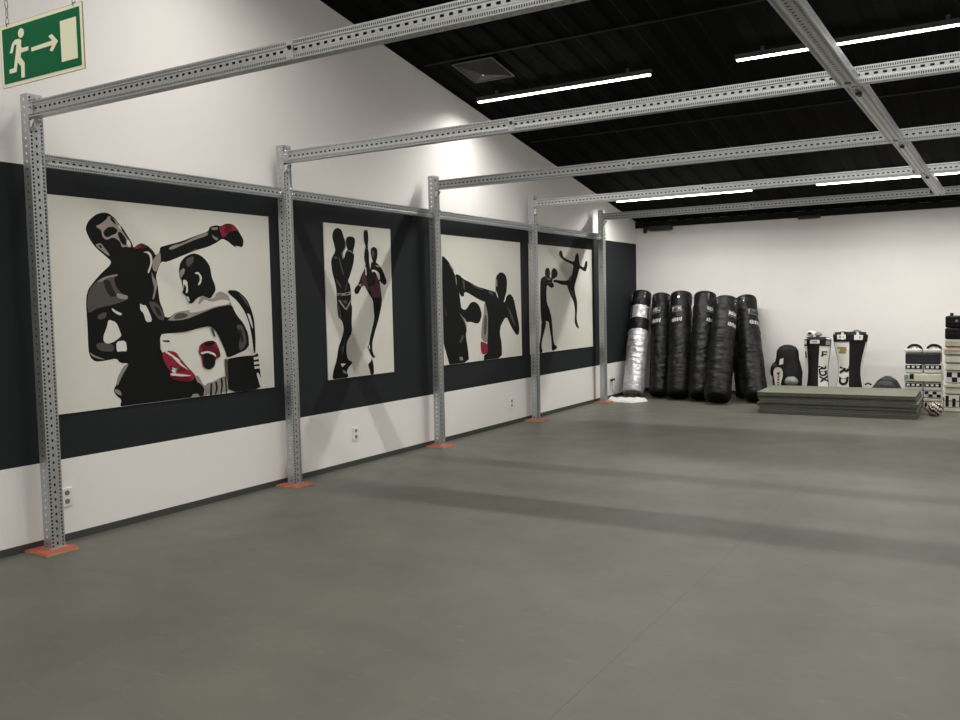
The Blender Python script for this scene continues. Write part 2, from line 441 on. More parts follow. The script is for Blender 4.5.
# lengthwise beam in sections between the cross beams (web down)
ML = Matrix(((0, 0, 1, 0), (1, 0, 0, 0), (0, 1, 0, 0), (0, 0, 0, 1)))   # length->y, depth->+z, width->x
lb = empty('lengthwise_beam', (0, 0, 0))
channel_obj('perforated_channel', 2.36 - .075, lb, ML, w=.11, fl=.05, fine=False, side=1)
b = MB(); b.cyl((.0, .2, -.002), (.0, .2, -.016), .02, 'darkbolt', 12); b.build('bolt', lb)
b = MB(); b.cyl((.0, .255, -.002), (.0, .255, -.014), .014, 'darkbolt', 12); b.build('bolt', lb)
for yy in (.02, 2.24):
    b = MB(); b.box((0, yy, .004), (.10, .05, .004), 'darkbolt'); b.build('clamp', lb)
secs = ['first section, passing out of the top of the photo', 'second section from the camera', 'third section from the camera', 'last section, ending at the farthest cross beam']
for i in range(4):
    o = lb if i == 0 else copy_tree(lb); o.location = (4.82 + .02 * i, PY[i] + .015, BZ - .05)
    tag(o, 'lengthwise galvanised beam, %s' % secs[i], 'beam', 'lengthwise beam sections')

# ------------------------------------------------------------------ exit sign
e = empty('exit_sign', (2.60, 2.0, 2.585)); tag(e, 'green emergency exit sign with running figure, arrow and door, hanging on chains', 'exit sign')
e.rotation_euler = (0, math.radians(0), math.radians(0))
SW, SH = .505, .232
b = MB(); b.box((0, 0, 0), (SW, .004, SH), 'cream', bev=.001); b.build('panel', e)
b = MB()
for s in (-1, 1):
    b.box((0, 0, s * (SH / 2 + .0004)), (SW + .002, .0045, .0009), 'ply'); b.box((s * (SW / 2 + .0004), 0, 0), (.0009, .0045, SH), 'ply')
b.build('edge_trim', e)
b = MB(); b.box((0, -.0028, 0), (SW - .028, .0012, SH - .028), 'green'); b.build('green_field', e)
def SP(px, py):   # 0..1 across and down the green field
    return ((px * 1.035 + .003 - .5) * (SW - .028), 0, (.5 - py) * (SH - .028))
def flat(polys, m, name, t=.001, y=-.0035):
    b = MB()
    for p in polys:
        q = [Vector(SP(*a)) for a in p]
        tr = tessellate_polygon([q])
        for t3 in tr: b.poly([(q[k].x, y - t, q[k].z) for k in t3], m)
        for k in range(len(q)):
            a, c = q[k - 1], q[k]; b.poly([(a.x, y, a.z), (c.x, y, c.z), (c.x, y - t, c.z), (a.x, y - t, a.z)], m)
    return b.build(name, e)
cx_, cy_ = .248, .155
man = [[(cx_ + .038 * math.cos(t * PI / 8), cy_ + .085 * math.sin(t * PI / 8)) for t in range(16)],
       [(.13, .29), (.17, .245), (.225, .25), (.245, .285), (.24, .40), (.255, .43), (.33, .43), (.33, .50), (.235, .505), (.225, .58), (.25, .64), (.275, .70), (.268, .96), (.225, .96), (.228, .75),
        (.185, .66), (.165, .83), (.075, .83), (.075, .755), (.135, .75), (.165, .52), (.185, .33), (.155, .335), (.125, .47), (.09, .46)]]
flat(man, 'cream', 'running_figure')
flat([[(.37, .47), (.63, .45), (.59, .36), (.63, .335), (.70, .485), (.63, .64), (.595, .615), (.63, .53), (.37, .54)]], 'cream', 'arrow')
flat([[(.735, .16), (.925, .16), (.925, .87), (.735, .87)]], 'cream', 'door_symbol')
for s, px in ((-1, -.205), (1, .205)):
    ch = MB(); z0 = SH / 2 - .01; top = CZ(2.0) - 2.585 - .01; n = int((top - z0) / .034)
    for k in range(n):
        zc = z0 + .02 + k * .034; pts = []
        for a in range(10):
            t = 2 * PI * a / 10; u, w = .006 * math.cos(t), .019 * math.sin(t)
            pts.append((px + (u if k % 2 else 0), (0 if k % 2 else u), zc + w))
        ch.tube(pts, .0016, 'chain', 5, closed=True)
    ch.build('chain', e)
    b = MB(); b.tube([(px + .012 * math.cos(t * PI / 6), 0, z0 + .004 + .012 * math.sin(t * PI / 6)) for t in range(12)], .002, 'chain', 6, closed=True); b.build('hook', e)

# ------------------------------------------------------------------ posters
PRINTS = [
 (3.665, 5.765, [
  ('black', '283,1309 308,1360 367,1409 431,1431 476,1428 527,1396 555,1362 594,1324 633,1269 667,1219 677,1183 709,1206 748,1225 809,1205 858,1165 876,1133 917,1167 917,1199 997,1222 1120,1252 1276,1308 1408,1350 1425,1390 1500,1409 1537,1400 1607,1431 1684,1425 1744,1370 1796,1301 1786,1247 1737,1221 1675,1242 1615,1280 1555,1300 1493,1263 1402,1224 1270,1190 1128,1140 977,1086 924,1088 888,1024 868,970 882,917 886,863 894,777 923,712 924,703 941,648 1056,670 1076,529 968,528 882,522 880,379 1056,321 1217,174 1230,123 1275,69 1295,0 553,0 495,0 512,50 469,83 445,127 473,166 486,216 538,295 587,318 515,323 484,361 388,349 308,347 270,380 257,436 260,595 257,745 261,814 281,874 341,939 401,995 467,1047 480,1078 430,1117 365,1165 322,1213 292,1270'),
  ('pale', '433,651 499,628 528,555 538,526 477,487 418,470 384,490 384,530 419,600'),
  ('white', '489,485 572,491 580,407 532,412 490,408'),
  ('skin', '362,1324 409,1347 456,1381 476,1412 527,1386 560,1352 582,1313 615,1268 655,1219 657,1183 611,1191 575,1182 565,1225 508,1257 448,1229 415,1255 409,1302'),
  ('black', '426,1293 465,1326 512,1332 546,1311 535,1284 499,1270 455,1248 429,1263'),
  ('black', '563,1301 597,1273 620,1238 611,1196 582,1207 560,1235 545,1285'),
  ('black', '498,1404 526,1376 538,1346 513,1359 486,1388'),
  ('pale', '620,1238 638,1244 658,1209 647,1187 624,1202'),
  ('pale', '566,1348 582,1313 570,1315 550,1336'),
  ('light', '355,1194 401,1207 428,1173 460,1139 471,1114 437,1128 398,1158 376,1170'),
  ('black', '377,1190 400,1191 410,1172 393,1171'),
  ('grey', '273,824 292,874 340,924 410,963 504,982 496,936 513,885 556,839 609,823 601,792 492,762 341,733 271,695 264,764'),
  ('light', '351,924 410,960 528,986 525,969 444,956 385,925'),
  ('dark', '404,945 461,936 481,875 519,823 460,813 417,874'),
  ('skin', '511,844 555,836 609,823 601,797 542,801 513,813'),
  ('pale', '461,737 503,710 553,691 537,677 502,690 472,711'),
  ('grey', '343,678 384,702 425,702 408,663 370,650 348,658'),
  ('grey', '315,473 361,486 464,465 467,414 392,416 335,433'),
  ('light', '265,420 299,395 355,372 394,357 343,366 299,381 272,400'),
  ('pale', '710,768 740,749 760,754 794,695 816,625 759,621 737,694 710,715'),
  ('grey', '786,782 863,771 924,698 931,629 875,639 820,705'),
  ('dark', '836,747 886,725 909,660 870,672'),
  ('light', '1056,665 1001,658 953,632 1000,625 1080,656'),
  ('light', '587,315 567,283 535,244 509,204 482,155 469,176 498,231 525,276 556,305'),
  ('light', '445,127 472,135 504,116 514,79 479,93'),
  ('red', '677,1183 712,1206 760,1222 746,1192 720,1178'),
  ('dred', '734,1212 797,1205 783,1188 745,1181'),
  ('pale', '756,1153 807,1165 838,1137 843,1079 804,993 791,1003 825,1076 818,1129 794,1152'),
  ('skin', '876,1133 917,1167 922,1092 890,1037 869,1003 838,1025 839,1089'),
  ('light', '827,1015 847,962 884,919 866,876 838,792 823,801 849,876 831,945'),
  ('light', '996,1192 1037,1219 1133,1240 1276,1303 1408,1346 1395,1315 1260,1274 1118,1219 1022,1183'),
  ('light', '1432,1379 1502,1393 1510,1373 1453,1364'),
  ('light', '1437,1328 1465,1313 1509,1298 1493,1278 1457,1295'),
  ('grey', '1199,1176 1271,1204 1299,1200 1270,1188'),
  ('red', '1522,1391 1561,1413 1623,1431 1684,1425 1747,1370 1697,1375 1635,1363 1586,1320 1555,1306 1530,1351'),
  ('dred', '1592,1424 1653,1428 1667,1382 1603,1344 1573,1354'),
  ('pale', '1694,1245 1761,1239 1737,1224 1713,1226'),
  ('pale', '888,520 967,517 990,439 1027,380 934,396 893,373 881,434'),
  ('dark', '899,476 965,473 970,456 911,462'),
  ('red', '887,374 934,396 1027,376 1057,333 1129,255 1214,174 1184,139 1092,132 959,177 971,215 909,301'),
  ('dred', '954,276 1060,236 1053,260 1127,218 1051,218 963,237 966,248'),
  ('dred', '960,195 1094,169 1185,158 1122,132 1002,152'),
  ('pale', '908,408 985,360 1064,308 1055,297 1157,213 1054,275 969,357 971,347 915,386'),
  ('pale', '964,212 1032,216 964,263 1052,236 963,243 1017,195'),
  ('pale', '961,213 1065,198 1186,176 1064,179 960,197'),
  ('light', '1149,0 1178,28 1225,26 1240,7'),
  ('light', '1202,175 1241,169 1284,93 1331,63 1327,0 1271,3 1305,40 1259,70 1215,137'),
  ('black', '1230,123 1268,94 1298,54 1279,0 1241,0 1212,74'),
  ('light', '1283,68 1325,102 1390,109 1474,140 1542,148 1560,16 1467,10 1335,2'),
  ('black', '1360,92 1381,99 1372,0 1349,0'),
  ('black', '1409,107 1428,111 1440,53 1417,0 1401,0 1417,55'),
  ('black', '1470,128 1490,136 1496,74 1476,0 1459,0 1475,63'),
  ('black', '1516,137 1531,142 1538,0 1521,0 1521,85'),
  ('black', '1088,1029 1104,1084 1155,1136 1241,1167 1311,1152 1367,1115 1408,1059 1418,979 1452,911 1457,865 1425,830 1394,796 1322,824 1264,808 1205,758 1170,769 1145,825 1105,853 1121,886 1114,941 1098,974'),
  ('pale', '1120,952 1166,944 1170,853 1142,839 1156,886 1137,919 1128,886 1115,853 1107,855 1125,903'),
  ('light', '1094,1018 1137,1047 1149,1019 1107,963 1094,976'),
  ('pale', '1246,1008 1282,1016 1316,980 1308,930 1278,904 1273,915 1293,943 1294,977 1277,999 1254,997'),
  ('grey', '1165,1119 1239,1144 1240,1100 1181,1048 1159,1080'),
  ('pale', '1149,819 1168,814 1185,780 1164,780'),
  ('black', '1624,747 1671,661 1754,581 1803,486 1805,366 1601,305 1550,303 1536,355 1490,448 1445,526 1382,573 1254,558 1128,532 975,529 984,628 1134,636 1292,682 1455,729 1573,741'),
  ('skin', '983,661 1031,687 1077,698 1184,709 1263,732 1282,794 1315,819 1394,793 1443,806 1461,844 1512,859 1577,831 1626,792 1658,740 1590,744 1455,727 1291,679 1134,633 981,625'),
  ('pale', '1184,721 1279,751 1329,794 1408,768 1525,793 1617,773 1573,747 1456,736 1292,694 1167,684'),
  ('grey', '1031,675 1106,691 1166,666 1119,642 1013,633'),
  ('pale', '1578,850 1678,792 1760,699 1816,579 1845,431 1857,321 1805,364 1803,486 1754,581 1671,661 1616,760'),
  ('black', '1596,870 1699,865 1801,791 1849,698 1877,610 1885,469 1877,316 1857,321 1838,485 1816,579 1777,672 1694,772 1587,846'),
  ('grey', '1699,857 1783,794 1832,704 1798,738 1748,798'),
  ('pale', '1794,672 1829,658 1852,584 1858,524 1826,592'),
  ('pale', '1549,296 1601,305 1805,360 1856,303 1722,302 1600,294'),
  ('grey', '1663,570 1736,574 1782,434 1752,376 1698,346 1683,399 1714,477'),
  ('dark', '1691,537 1725,529 1747,436 1719,411'),
  ('dred', '1262,421 1327,449 1424,451 1470,372 1480,310 1426,298 1413,235 1346,208 1284,244 1280,319 1249,359'),
  ('black', '1289,338 1354,355 1402,337 1419,285 1396,229 1343,212 1297,249'),
  ('black', '1319,440 1408,446 1423,425 1373,400 1309,416'),
  ('red', '1258,411 1278,417 1299,369 1273,339 1253,365'),
  ('pale', '1266,358 1339,369 1419,346 1433,310 1402,331 1338,354 1281,342'),
  ('red', '1392,399 1433,437 1457,379 1437,386 1422,406'),
  ('grey', '1381,560 1413,543 1436,478 1413,487'),
  ('black', '1549,287 1600,292 1722,300 1856,297 1906,323 1913,239 1929,116 1938,0 1551,0 1545,147'),
  ('pale', '1851,284 1915,286 1918,266 1854,259'),
  ('pale', '1853,243 1920,241 1921,222 1855,219'),
  ('pale', '1856,203 1924,201 1925,182 1859,181'),
  ('pale', '1875,141 1903,146 1944,61 1944,13 1920,14'),
  ('grey', '1519,289 1552,287 1552,95 1525,155'),
 ]),
 (6.500, 7.560, [
  ('black', '121,1413 148,1463 207,1485 265,1465 287,1412 310,1358 328,1304 288,1258 270,1236 285,1182 309,1237 331,1266 349,1272 330,1304 324,1370 338,1398 381,1409 442,1409 472,1377 454,1310 429,1259 450,1221 428,1131 371,1018 334,962 366,930 380,852 374,729 390,707 374,551 378,450 287,354 278,243 304,175 377,148 313,107 273,66 304,0 168,0 52,0 72,81 127,187 157,305 222,412 251,488 229,566 197,589 174,644 156,775 159,852 146,928 103,1046 88,1143 110,1197 162,1253 141,1328 122,1370'),
  ('light', '312,1402 323,1370 330,1306 301,1270 262,1241 283,1182 267,1176 248,1235 284,1269 313,1303'),
  ('light', '331,1265 383,1271 431,1253 447,1226 408,1252 365,1259'),
  ('grey', '201,1201 225,1180 247,1115 280,1028 265,1017 230,1103'),
  ('grey', '150,993 197,950 242,893 228,889 177,939'),
  ('grey', '348,968 314,918 295,863 281,863 306,929'),
  ('grey', '127,1198 168,1205 192,1184 142,1177'),
  ('light', '159,846 242,839 328,852 381,863 382,827 292,819 174,814'),
  ('black', '183,832 242,828 225,819 183,819'),
  ('black', '285,839 354,846 336,830 293,828'),
  ('light', '172,775 206,775 246,731 291,686 344,752 368,774 385,774 342,719 295,668 244,707'),
  ('grey', '239,766 282,775 315,763 297,730'),
  ('grey', '154,743 189,710 213,654 213,591 172,595 160,666'),
  ('black', '176,688 200,655 194,611 179,644'),
  ('grey', '207,292 243,334 273,421 252,334 212,225'),
  ('pale', '183,148 268,142 233,124 207,110'),
  ('light', '205,82 256,67 280,37 229,47'),
  ('black', '603,1452 614,1481 641,1490 674,1484 682,1400 666,1319 684,1252 681,1172 698,1081 713,1150 726,1168 750,1157 711,1241 714,1299 762,1324 817,1309 829,1257 816,1205 791,1164 837,1142 883,1108 928,1051 978,958 932,923 866,957 845,980 855,910 878,794 876,759 864,701 820,585 779,505 737,425 696,334 693,265 708,206 745,181 706,166 671,197 637,251 611,287 640,320 665,393 703,484 745,587 732,702 726,772 647,852 596,920 556,914 484,829 432,841 430,885 498,936 547,1021 604,1090 624,1136 600,1192 613,1272 633,1318 608,1373'),
  ('black', '679,174 704,114 712,0 653,0 637,61 611,109 668,140'),
  ('mauve', '575,1056 614,1102 624,1057 634,955 667,886 638,863 596,920 556,920 545,976'),
  ('mauve', '786,1048 840,1003 855,922 878,794 718,795 693,864 668,909 742,921 781,956'),
  ('pale', '717,1087 787,1083 846,1050 858,986 829,980 795,1049 759,1069 730,1053'),
  ('pale', '614,1113 632,1102 633,1023 616,1034'),
  ('light', '771,1129 827,1136 874,1114 826,1113'),
  ('light', '493,931 543,942 545,908 502,914'),
  ('grey', '722,1276 760,1289 776,1244 752,1209 724,1230'),
  ('grey', '614,1300 659,1302 668,1291 617,1289'),
  ('pale', '630,303 649,314 656,267 634,268'),
  ('grey', '704,201 735,184 703,181'),
 ]),
 (8.530, 10.450, [
  ('black', '4,1270 56,1270 173,1199 262,1088 315,1013 335,918 377,823 397,708 428,592 497,493 522,395 494,338 538,160 561,0 4,0'),
  ('black', '282,1070 377,1062 465,1015 610,978 795,921 949,902 1106,872 1248,858 1221,709 942,732 752,783 531,857 476,846 477,803 419,800 367,842 325,918'),
  ('light', '288,1051 315,1023 325,928 298,966'),
  ('grey', '446,1006 492,977 503,881 467,900'),
  ('light', '173,1199 263,1117 248,1103 162,1180'),
  ('grey', '609,969 776,917 949,892 909,878 719,917'),
  ('black', '1241,985 1255,1047 1311,1093 1403,1117 1507,1082 1547,999 1529,873 1474,779 1428,707 1283,718 1233,801'),
  ('light', '1250,1006 1283,1027 1292,934 1254,924'),
  ('pale', '1249,883 1299,801 1295,718 1263,739'),
  ('black', '949,902 1227,858 1325,739 1471,717 1517,800 1613,837 1711,778 1771,628 1860,390 1838,283 1758,286 1630,398 1507,544 1354,427 1321,325 1373,177 1366,0 911,0 994,95 998,196 1026,377 1014,580 961,721'),
  ('grey', '1027,882 1146,858 1185,811 1085,832'),
  ('grey', '1533,674 1638,588 1762,393 1719,416 1601,546'),
  ('black', '396,669 485,633 560,677 617,725 712,740 817,699 889,582 834,484 757,462 608,494 515,489 480,532 410,592'),
  ('light', '375,602 462,533 521,454 518,395 471,494 374,589'),
  ('grey', '342,257 418,341 453,320 377,237'),
  ('light', '942,722 988,691 1033,559 1018,377 999,206 902,237 846,293 885,482 928,581'),
  ('grey', '955,581 1005,539 985,338 924,300 922,441'),
  ('red', '832,244 921,224 1010,195 1014,93 914,69 845,93'),
  ('pale', '799,106 914,69 853,0 787,0'),
  ('black', '914,59 1014,93 1030,0 904,0'),
  ('light', '334,75 406,74 422,31 350,35'),
  ('grey', '66,711 76,561 54,599'),
 ]),
 (10.700, 12.815, [
  ('black', '475,1104 477,1161 519,1198 591,1205 631,1173 638,1107 611,1067 514,1066'),
  ('black', '333,1040 444,1083 612,1083 678,1050 671,1142 714,1189 777,1209 850,1181 891,1135 857,1080 782,1056 719,1043 696,999 758,969 746,925 652,915 531,967 506,841 521,704 619,587 676,447 654,419 561,427 491,452 409,408 335,433 318,638 316,864'),
  ('black', '340,444 491,447 467,361 393,249 322,115 369,0 259,0 257,96 324,274'),
  ('black', '562,438 676,442 698,213 731,99 835,61 808,29 650,0 645,169 590,356'),
  ('light', '495,1081 610,1037 663,1068 635,1026 559,1036'),
  ('grey', '583,998 686,999 675,985 593,979'),
  ('black', '939,1434 978,1470 1048,1457 1072,1375 1264,1334 1461,1311 1500,1414 1571,1461 1627,1419 1636,1333 1669,1265 1811,1234 1862,1335 1936,1348 1945,1268 1881,1176 1767,1189 1644,1230 1570,1111 1448,939 1474,841 1544,718 1540,596 1513,473 1544,374 1612,293 1496,326 1441,402 1464,572 1412,719 1302,817 1221,913 1195,961 1003,964 843,996 733,999 750,1039 1005,1026 1197,1028 1339,1071 1400,1181 1431,1266 1180,1307 1017,1350 948,1387'),
  ('grey', '1254,1058 1369,1120 1350,1059 1291,1005'),
  ('grey', '1304,889 1360,865 1414,792 1375,805'),
 ]),
]
plabels = ['large poster of one boxer punching another, with red gloves and red shorts', 'narrow poster of a fighter kicking straight up before another fighter',
           'poster of a dark fighter landing a straight punch on a cropped figure', 'poster of a fighter in a flying kick against a standing opponent']
for i, (y0, y1, polys) in enumerate(PRINTS):
    e = empty('wall_picture', (.0015, y0, .9)); tag(e, plabels[i], 'poster', 'fight posters on the left wall')
    b = MB(); b.box((.005, (y1 - y0) / 2, .76), (.010, y1 - y0, 1.524), 'posterpale'); b.build('board', e)
    b = MB()
    for k, (c, s) in enumerate(polys):
        q = [Vector((.0105 + .0001 * k, float(a.split(',')[0]) / 1000, float(a.split(',')[1]) / 1000)) for a in s.split()]
        if len(q) > 4:      # round the corners of the printed shapes
            q = [w for j in range(len(q)) for w in (q[j].lerp(q[(j + 1) % len(q)], .2), q[j].lerp(q[(j + 1) % len(q)], .8))]
        for t3 in tessellate_polygon([[Vector((p.y, p.z, 0)) for p in q]]):
            a, c2, d = (q[j] for j in t3)
            if (c2 - a).cross(d - a).x < 0: c2, d = d, c2
            b.poly([a, c2, d], 'print_' + c)
    b.build('print', e)

# ------------------------------------------------------------------ wall sockets
slabels = ['white double wall socket low on the wall behind the nearest post', 'white wall socket below the narrow poster', 'white wall socket below the straight punch poster',
           'white wall socket with a black plug by the punching bags']
for i, (y, z, dbl) in enumerate([(3.70, .31, True), (6.89, .32, True), (10.14, .28, True), (13.51, .30, False)]):
    e = empty('wall_socket', (0, y, z)); tag(e, slabels[i], 'wall socket', 'sockets on the left wall')
    hh = .13 if dbl else .085
    b = MB(); b.box((.006, 0, 0), (.012, .085, hh), 'socket', bev=.003); b.build('cover_plate', e)
    for s in ((-1, 1) if dbl else (0,)):
        b = MB(); b.cyl((.0115, 0, s * .03), (.0135, 0, s * .03), .019, 'sockhole', 20)
        for t in (-1, 1): b.cyl((.0135, t * .009, s * .03), (.0145, t * .009, s * .03), .003, 'plastic', 8)
        b.build('outlet', e)
e = empty('plug_lead', (0, 13.51, .30)); tag(e, 'black plug with a thin pale lead hanging from the socket by the bags', 'plug')
b = MB(); b.cyl((.015, 0, .0), (.055, 0, .0), .019, 'plastic', 14); b.box((.05, .025, .008), (.03, .09, .035), 'plastic', bev=.006); b.build('plug', e)
b = MB(); b.tube([(.05, -.01, -.01), (.055, -.03, -.08), (.05, -.02, -.16), (.05, .03, -.2), (.06, .08, -.23), (.06, .12, -.28)], .004, 'sockhole', 6); b.build('cable', e)

# ------------------------------------------------------------------ punching bags
VIEW0 = math.atan2(-13.2, 4.4)
def bag(base, top, R, seed, silver=False, patch=None, label='', twist=0.):
    base = Vector(base); top = Vector(top); d = top - base; L = d.length
    r = empty('punching_bag', base); r.rotation_mode = 'QUATERNION'; r.rotation_quaternion = Vector((0, 0, 1)).rotation_difference(d)
    tag(r, label, 'punching bag', 'punching bags leaning on the back wall')
    def rad(t, z, capped=True):
        q = z / L
        rr = R * (1.035 - .075 * q) * (1 + .02 * math.sin(q * 5 + seed))
        if z < .05: rr -= .03 * (1 - math.sqrt(max(0, 1 - (1 - z / .05) ** 2)))
        if L - z < .03: rr -= .02 * (1 - (L - z) / .03) ** 2
        rr += .010 * noi(math.cos(t) * 1.6 + seed, math.sin(t) * 1.6, z * 16) + .009 * noi(math.cos(t) * 3 + seed, math.sin(t) * 3 + 9, z * 6)
        return rr
    zs = [0, .006, .02, .05]; z = .05
    while z < L - .04: z += .018; zs.append(min(z, L - .04))
    zs += [L - .03, L - .015, L]
    n = 44
    def mfun(i, j):
        q = (zs[i] + zs[i + 1]) / 2 / L
        if not silver: return 'leather'
        return 'leather' if q > .845 or .605 < q < .725 else 'silver'
    b = MB(); rows = [[(0, 0, zs[0])] * n]
    rows += [[(math.cos(2 * PI * k / n) * rad(2 * PI * k / n, z), math.sin(2 * PI * k / n) * rad(2 * PI * k / n, z), z) for k in range(n)] for z in zs]
    zs = [zs[0]] + zs
    b.grid(rows, mfun, closed=True)
    body = b.build('bag_body', r, smooth=True)
    # dished lid with a rolled rim
    b = MB(); rl = R * .925
    lid = [[(math.cos(2 * PI * k / n) * q * rl, math.sin(2 * PI * k / n) * q * rl, L - .004 + dz + .006 * noi(q * 4, k * .4, seed)) for k in range(n)] for q, dz in ((1.0, 0), (.9, .012), (.7, .02), (.35, .026), (.01, .028))]
    b.grid(lid, 'leather', closed=True); b.build('lid', r, smooth=True)
    b = MB(); b.tube([(math.cos(2 * PI * k / 36) * R * .92, math.sin(2 * PI * k / 36) * R * .92, L - .006) for k in range(36)], .009, 'leather2', 8, closed=True); b.build('rim', r, smooth=True)
    # webbing tabs with rings round the top
    for k in range(4):
        a = VIEW0 + twist + k * PI / 2 + .35; ca, sa = math.cos(a), math.sin(a); Rt = R * .955
        Rm = Matrix.Rotation(a, 3, 'Z')
        b = MB(); b.box((Rt * ca, Rt * sa, L - .09), (.010, .035, .16), 'leather2', Rm, bev=.003); st = b.build('strap', r)
        b = MB(); b.tube([Vector((Rt + .012, 0, L - .07)) .xyz * 0 + Rm @ Vector((Rt + .012, .018 * math.cos(t * PI / 7), L - .07 + .018 * math.sin(t * PI / 7))) for t in range(14)], .0032, 'bolt', 6, closed=True)
        b.cyl(Rm @ Vector((Rt + .002, 0, L - .12)), Rm @ Vector((Rt + .012, 0, L - .12)), .011, 'bolt', 12)
        b.build('ring', st)
    def on_bag(name, verts, faces, ang, z0, off, m):
        b = MB()
        for f in faces:
            pts = []
            for k in f:
                x, y = verts[k][0], verts[k][1]
                a = ang + x / R; z = z0 + y; rr = max(rad(a, z), R * .94) + off
                pts.append((math.cos(a) * rr, math.sin(a) * rr, z))
            b.poly(pts, m)
        return b.build(name, r)
    if patch is not None:
        ang = VIEW0 + patch
        def rect(w, h, nx=8):
            v = [(-w / 2 + w * i / nx, s * h / 2) for i in range(nx + 1) for s in (-1, 1)]
            f = [(2 * i, 2 * i + 2, 2 * i + 3, 2 * i + 1) for i in range(nx)]
            return v, f
        z1, z2 = L * .815, L * .705
        for (w, h, off, m, nm) in ((.17, .10, .004, 'patchg', 'patch'), (.16, .09, .0055, 'leather2', 'patch_face')):
            v, f = rect(w, h)
            p_ = on_bag(nm, v, f, ang, z1, off, m)
        v, f = text_pts('RDX', .072, .04); on_bag('lettering', v, f, ang, z1, .0075, 'patchw')
        # second mark: a slanting row of strokes
        v = []; f = []
        for k in range(6):
            x = -.085 + k * .03; o = len(v); dy = .036 if k % 2 else .028
            v += [(x, -dy), (x + .017, -dy), (x + .028, dy), (x + .010, dy)]; f.append((o, o + 1, o + 2, o + 3))
        v, f = (v, f); on_bag('logo_strip', v, f, ang + .02, z2, .006, 'patchw')
    if silver:
        for s in (-1, 1):
            v = [(-.02, -.10), (.02, -.10), (.02, .10), (-.02, .10)]; on_bag('strap', v, [(0, 1, 2, 3)], VIEW0 + s * .95, L * .78, .006, 'leather2')
        v = [(-.11, .08), (-.075, .10), (0, -.02), (.075, .10), (.11, .08), (0, -.09)]
        on_bag('chevron', v, [(0, 5, 2, 1), (2, 5, 4, 3)], VIEW0 + .1, L * .80, .006, 'patchw')
    return r
BX = [((.345, 13.66), (.20, 14.50), .170, True, None, 'silver punching bag with a black band and black top in the room corner', 1.72),
      ((.755, 13.76), (.53, 14.565), .159, False, -.60, 'black punching bag standing directly right of the silver bag', 1.67),
      ((1.125, 13.64), (.91, 14.47), .184, False, -.40, 'black punching bag, third from the room corner, two marks on its left side', 1.68),
      ((1.51, 13.54), (1.335, 14.42), .186, False, .62, 'black punching bag, fourth from the room corner', 1.66),
      ((1.86, 13.25), (1.76, 14.15), .195, False, .66, 'black punching bag with its foot farthest forward, fifth from the corner', 1.57),
      ((2.36, 13.60), (1.965, 14.55), .170, False, .50, 'black punching bag tilted to the left at the right end of the row', 1.58),
      ((2.07, 14.03), (1.76, 14.60), .118, False, None, 'shorter black punching bag mostly hidden behind the two rightmost bags', 1.36)]
for i, (pb, pt, R_, sv, pa, lab, zt) in enumerate(BX):
    d = Vector((pt[0] - pb[0], pt[1] - pb[1], zt)).normalized(); lean = math.asin(math.hypot(d.x, d.y))
    bag((pb[0], pb[1], R_ * math.sin(lean) * .88), (pt[0], pt[1], zt), R_, i * 3.7, sv, pa, lab, twist=i * .5)

# small things on the floor by the silver bag
b = MB(); n = 30; rows = []
for j in range(17):
    row = []
    for k in range(n):
        a = 2 * PI * k / n; q = j / 16
        rr = (.21 + .05 * noi(math.cos(a) * 1.7, math.sin(a) * 1.7, 3)) * q
        row.append((1.55 * rr * math.cos(a), rr * math.sin(a), .004 + (.02 + .07 * abs(noi(rr * 14 * math.cos(a), rr * 14 * math.sin(a), 1))) * (1 if j < 16 else 0)))
    rows.append(row)
b.grid(rows, 'whitecloth', closed=True)
o = b.build('floor_cloth', smooth=True, loc=(.43, 13.18, 0)); tag(o, 'crumpled white cloth lying on the floor in front of the silver bag', 'cloth')
e = empty('small_black_box', (.42, 13.47, 0)); e.rotation_euler = (0, 0, -.1); tag(e, 'small black box lying on the floor against the foot of the silver bag', 'box')
b = MB(); b.box((0, 0, .055), (.20, .10, .11), 'plastic', bev=.012); b.build('case', e)
b = MB(); b.box((0, 0, .112), (.19, .09, .006), 'leather2', bev=.002); b.build('lid', e)

# ------------------------------------------------------------------ floor mats
offs = [(0, 0, 0), (.03, .02, .004), (-.02, .01, -.003), (.05, -.01, .002), (.0, .02, 0), (-.01, 0, .003)]
mlab = ['lowest sage green mat of the stack, on the floor', 'second sage green mat from the bottom of the stack', 'third sage green mat from the bottom of the stack',
        'third sage green mat from the top of the stack', 'second sage green mat from the top of the stack', 'topmost sage green mat of the stack, its pale upper side showing']
for i, (dx, dy, rz) in enumerate(offs):
    e = empty('exercise_mat', (3.645 + dx * .5, 12.985 + dy, i * .0495)); e.rotation_euler = (0, 0, rz + .02); tag(e, mlab[i], 'exercise mat', 'stacked green exercise mats')
    b = MB(); b.box((0, 0, .0235), (1.985, 1.03, .040), 'mate', bev=.004); b.build('core', e)
    b = MB(); b.box((0, 0, .0455), (2.00, 1.045, .0065), 'matg', bev=.002); b.build('top_cover', e)
    b = MB(); b.box((0, 0, .0025), (2.00, 1.045, .005), 'mate', bev=.002); b.build('bottom_cover', e)

